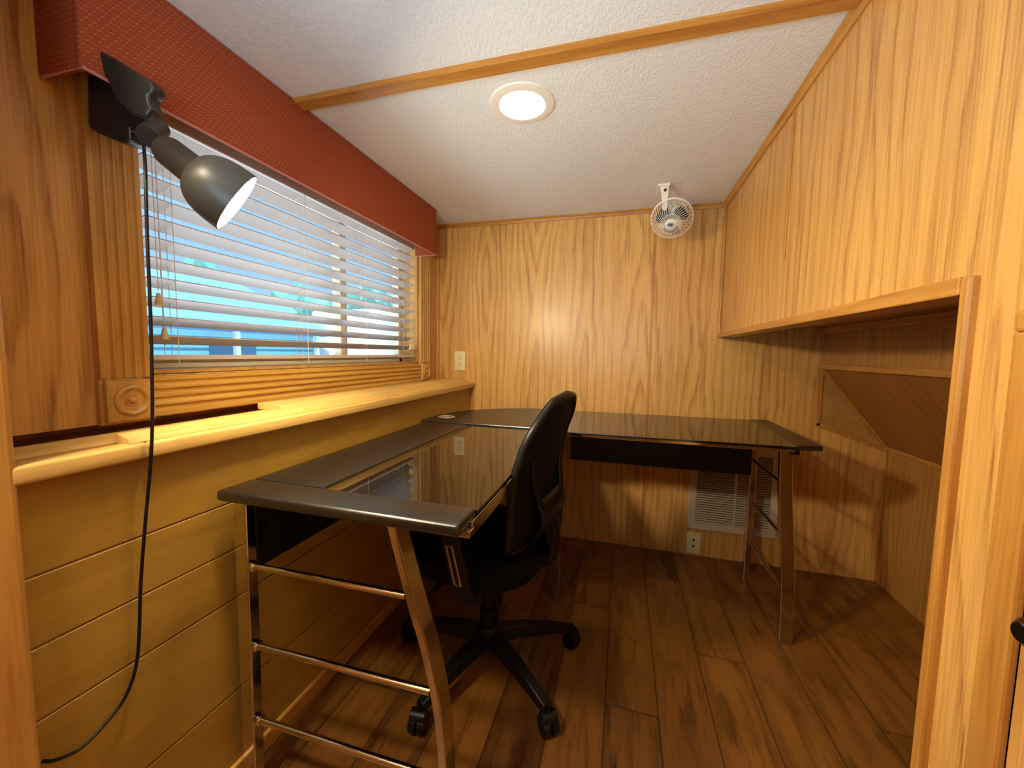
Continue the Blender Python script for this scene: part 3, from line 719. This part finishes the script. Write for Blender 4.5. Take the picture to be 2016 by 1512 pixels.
o.tube(bez([Vector((-.205, 0, .56)), Vector((-.218, 0, .48)), Vector((-.20, 0, .415)), Vector((-.12, 0, .395)), Vector((-.02, 0, .395))]), .022, 12)
o.build('back_support', M['blackplastic'], ch, smooth=True)
def lum(a, b):
    p = back_pt((a*2-1)*.5, .02+b*.28, .012+.02*math.sin(PI*b)); return p
solid(grid(lum, 14, 8).build('lumbar_pad', M['blackplastic'], ch, smooth=True), .012)
# seat
def seat_half(a, th):
    return a
m = MB(); n = 56; rings = []
for (k, z, q) in ((.80, .395, 0), (.96, .402, 0), (1.0, .425, 0), (.985, .448, 0), (.90, .462, 0), (.6, .466, 0), (.3, .464, 0)):
    ring = []
    for i in range(n):
        a = 2*PI*i/n; c, s = math.cos(a), math.sin(a); e = 3.2
        x = .245*k*math.copysign(abs(c)**(2/e), c)+.04; y = .245*k*math.copysign(abs(s)**(2/e), s)
        dz = -.022*max(0, (x-.14)/.14)**2 if z > .42 else 0
        ring.append(m.bm.verts.new((x, y, z+dz)))
    rings.append(ring)
for a, b in zip(rings, rings[1:]):
    for i in range(n): m.bm.faces.new((a[i], a[(i+1) % n], b[(i+1) % n], b[i]))
m.bm.faces.new(rings[0][::-1]); m.bm.faces.new(rings[-1])
m.build('seat', M['seatfab'], ch, smooth=True)
MB().box(-.11, .13, -.08, .08, .345, .397, .012, 3).build('tilt_mechanism', M['blackplastic'], ch, smooth=True)
MB().tube([(0.03, .08, .392), (0.05, .25, .385)], .006, 10).build('height_lever', M['blackplastic'], ch, smooth=True)
# gas column, base, casters
MB().lathe([(0, .06), (.030, .06), (.030, .20), (.022, .205), (.022, .29), (.014, .295), (.014, .37), (0, .37)], 28).build('gas_column', M['blackplastic'], ch, smooth=True)
m = MB(); m.lathe([(0, .065), (.036, .06), (.045, .085), (.045, .125), (.036, .145), (0, .145)], 32)
angs = [math.radians(d)-AZ for d in (31, -38, -110, 178, 104)]
for a in angs:
    d = Vector((math.cos(a), math.sin(a), 0)); pts = [d*.02+Vector((0, 0, .108)), d*.12+Vector((0, 0, .104)), d*.22+Vector((0, 0, .090)), d*.30+Vector((0, 0, .072))]
    side = Vector((-d.y, d.x, 0)); bmv = []
    for p, w, h in zip(pts, (.058, .050, .042, .036), (.046, .040, .030, .022)):
        bmv.append([m.bm.verts.new(p+side*sx*w/2+Vector((0, 0, sz*h/2))) for sx, sz in ((-1, -1), (1, -1), (.7, 1), (-.7, 1))])
    for A_, B_ in zip(bmv, bmv[1:]):
        for k in range(4): m.bm.faces.new((A_[k], A_[(k+1) % 4], B_[(k+1) % 4], B_[k]))
    m.bm.faces.new(bmv[-1]); m.bm.faces.new(bmv[0][::-1])
m.build('star_base', M['blackplastic'], ch, smooth=True, bev=.003)
for i, a in enumerate(angs):
    d = Vector((math.cos(a), math.sin(a), 0))*.305; ca = a+.7*i+.6
    w = Vector((math.cos(ca), math.sin(ca), 0)); m = MB()
    m.tube([d+Vector((0, 0, .045)), d+Vector((0, 0, .085))], .006, 10)
    for s in (-1, 1): m.tube([d-w*s*.004+Vector((0, 0, .0275)), d-w*s*.022+Vector((0, 0, .0275))], [.0275, .0255], 24)
    fw = Vector((-w.y, w.x, 0))
    m.tube([d+w*.021+Vector((0, 0, .046)), d-w*.021+Vector((0, 0, .046))], .019, 16)
    m.build('caster', M['blackplastic'], ch, smooth=True)
# armrests
for s in (1, -1):
    m = MB(); m.sweep(bez([Vector((-.06, s*.20, .400)), Vector((-.06, s*.262, .402)), Vector((-.05, s*.272, .46)), Vector((-.02, s*.270, .56)), Vector((.0, s*.268, .630))], 6), .055, .020, (1, 0, 0))
    ar = m.build('armrest', M['blackplastic'], ch, smooth=True, bev=.003)
    pd = MB().box(-.11, .12, s*.268-.035, s*.268+.035, .630, .655, .010, 3).build('arm_pad', M['blackplastic'], None, smooth=True); pd.parent = ar
    yy = s*.283
    rg = MB().tube([Vector((-.059, yy, .445)), Vector((-.041, yy, .445)), Vector((-.013, yy, .545)), Vector((-.031, yy, .545)), Vector((-.059, yy, .445))], .0028, 8).build('slot_trim', M['greyplastic'], None); rg.parent = ar
# ------------------------------------------------------------------ cabinet door at the right edge
dr = bpy.data.objects.new('door_1', None); C.objects.link(dr); dr.location = (XR, .35, 0); struct(dr, 'oak cabinet door at the right edge')
m = MB(); m.box(XR-.010, XR+.02, .582, .622, 0, 1.085).box(XR-.010, XR+.02, -.4, .622, 1.085, 1.110)
m.build('door_casing', M['trimz'], dr, bev=.004)
MB().box(XR-.004, XR+.016, .102, .566, .01, 1.078, .003).build('door_panel', M['oak_right'], dr)
MB().lathe([(0, .034), (.010, .033), (.0155, .027), (.0165, .020), (.012, .012), (.006, .008), (.006, 0), (.009, -.001)], 28, Matrix.Translation((XR-.004, .537, .758)) @ Matrix.Rotation(-PI/2, 4, 'Y')).build('door_knob', M['bronze'], dr, smooth=True)
# ------------------------------------------------------------------ outside
struct(MB().box(-30, -1.3, -12, 22, -.75, -.65).build('ground_outside', M['ground']))
hs = thing('neighbour_house', 'turquoise sided house seen through the blind', 'house', (-7, 3.5, -.65))
MB().box(-9, -7.0, -1, 7.6, -.65, 1.35).build('wall', M['siding'], hs)
MB().prism([(-9.3, 1.35), (-6.6, 1.35), (-6.6, 1.5), (-9.3, 2.7)], -1.3, 7.6, 'y').build('roof', M['bluewall'], hs)
for y in (2.2, 5.2): MB().box(-7.05, -6.98, y, y+.9, .4, 1.1).build('house_window', M['outglass'], hs)
for y in (-.6, 1.4, 3.4, 5.4, 7.3): MB().box(-6.70, -6.62, y, y+.08, -.65, 1.35).build('porch_post', M['outwhite'], hs)
m = MB(); m.box(-6.69, -6.63, -.6, 7.35, .26, .32).box(-6.69, -6.63, -.6, 7.35, -.4, -.35)
for i in range(60): m.box(-6.675, -6.645, -.5+i*.13, -.47+i*.13, -.4, .28)
m.build('porch_railing', M['bluewall'], hs)
tr = thing('camper_trailer', 'white camper trailer parked outside right of the window bar', 'trailer', (-6, 10.5, -.65))
MB().box(-7.2, -5.2, 7.7, 14, -.3, 2.0, .15, 3).build('body', M['outwhite'], tr)
for y in (8.6, 10.5, 12.2): MB().box(-5.24, -5.17, y, y+.6, .7, 1.5).build('trailer_window', M['outglass'], tr)
for i in range(9):
    y = -4+i*5.2; h = 5+random.random()*3
    m = MB(); rr = bmesh.ops.create_icosphere(m.bm, subdivisions=3, radius=1.0)
    for v in rr['verts']:
        k = 1+.25*math.sin(v.co.x*7+i)*math.cos(v.co.y*6+v.co.z*5); v.co = Vector((v.co.x*1.6*k-16, v.co.y*1.7*k+y, (v.co.z*k+.6)*h*.5))
    t = tag(m.build('distant_tree', M['leaf']), 'distant blue green tree seen between blind slats', 'tree', 'trees beyond the neighbour house')
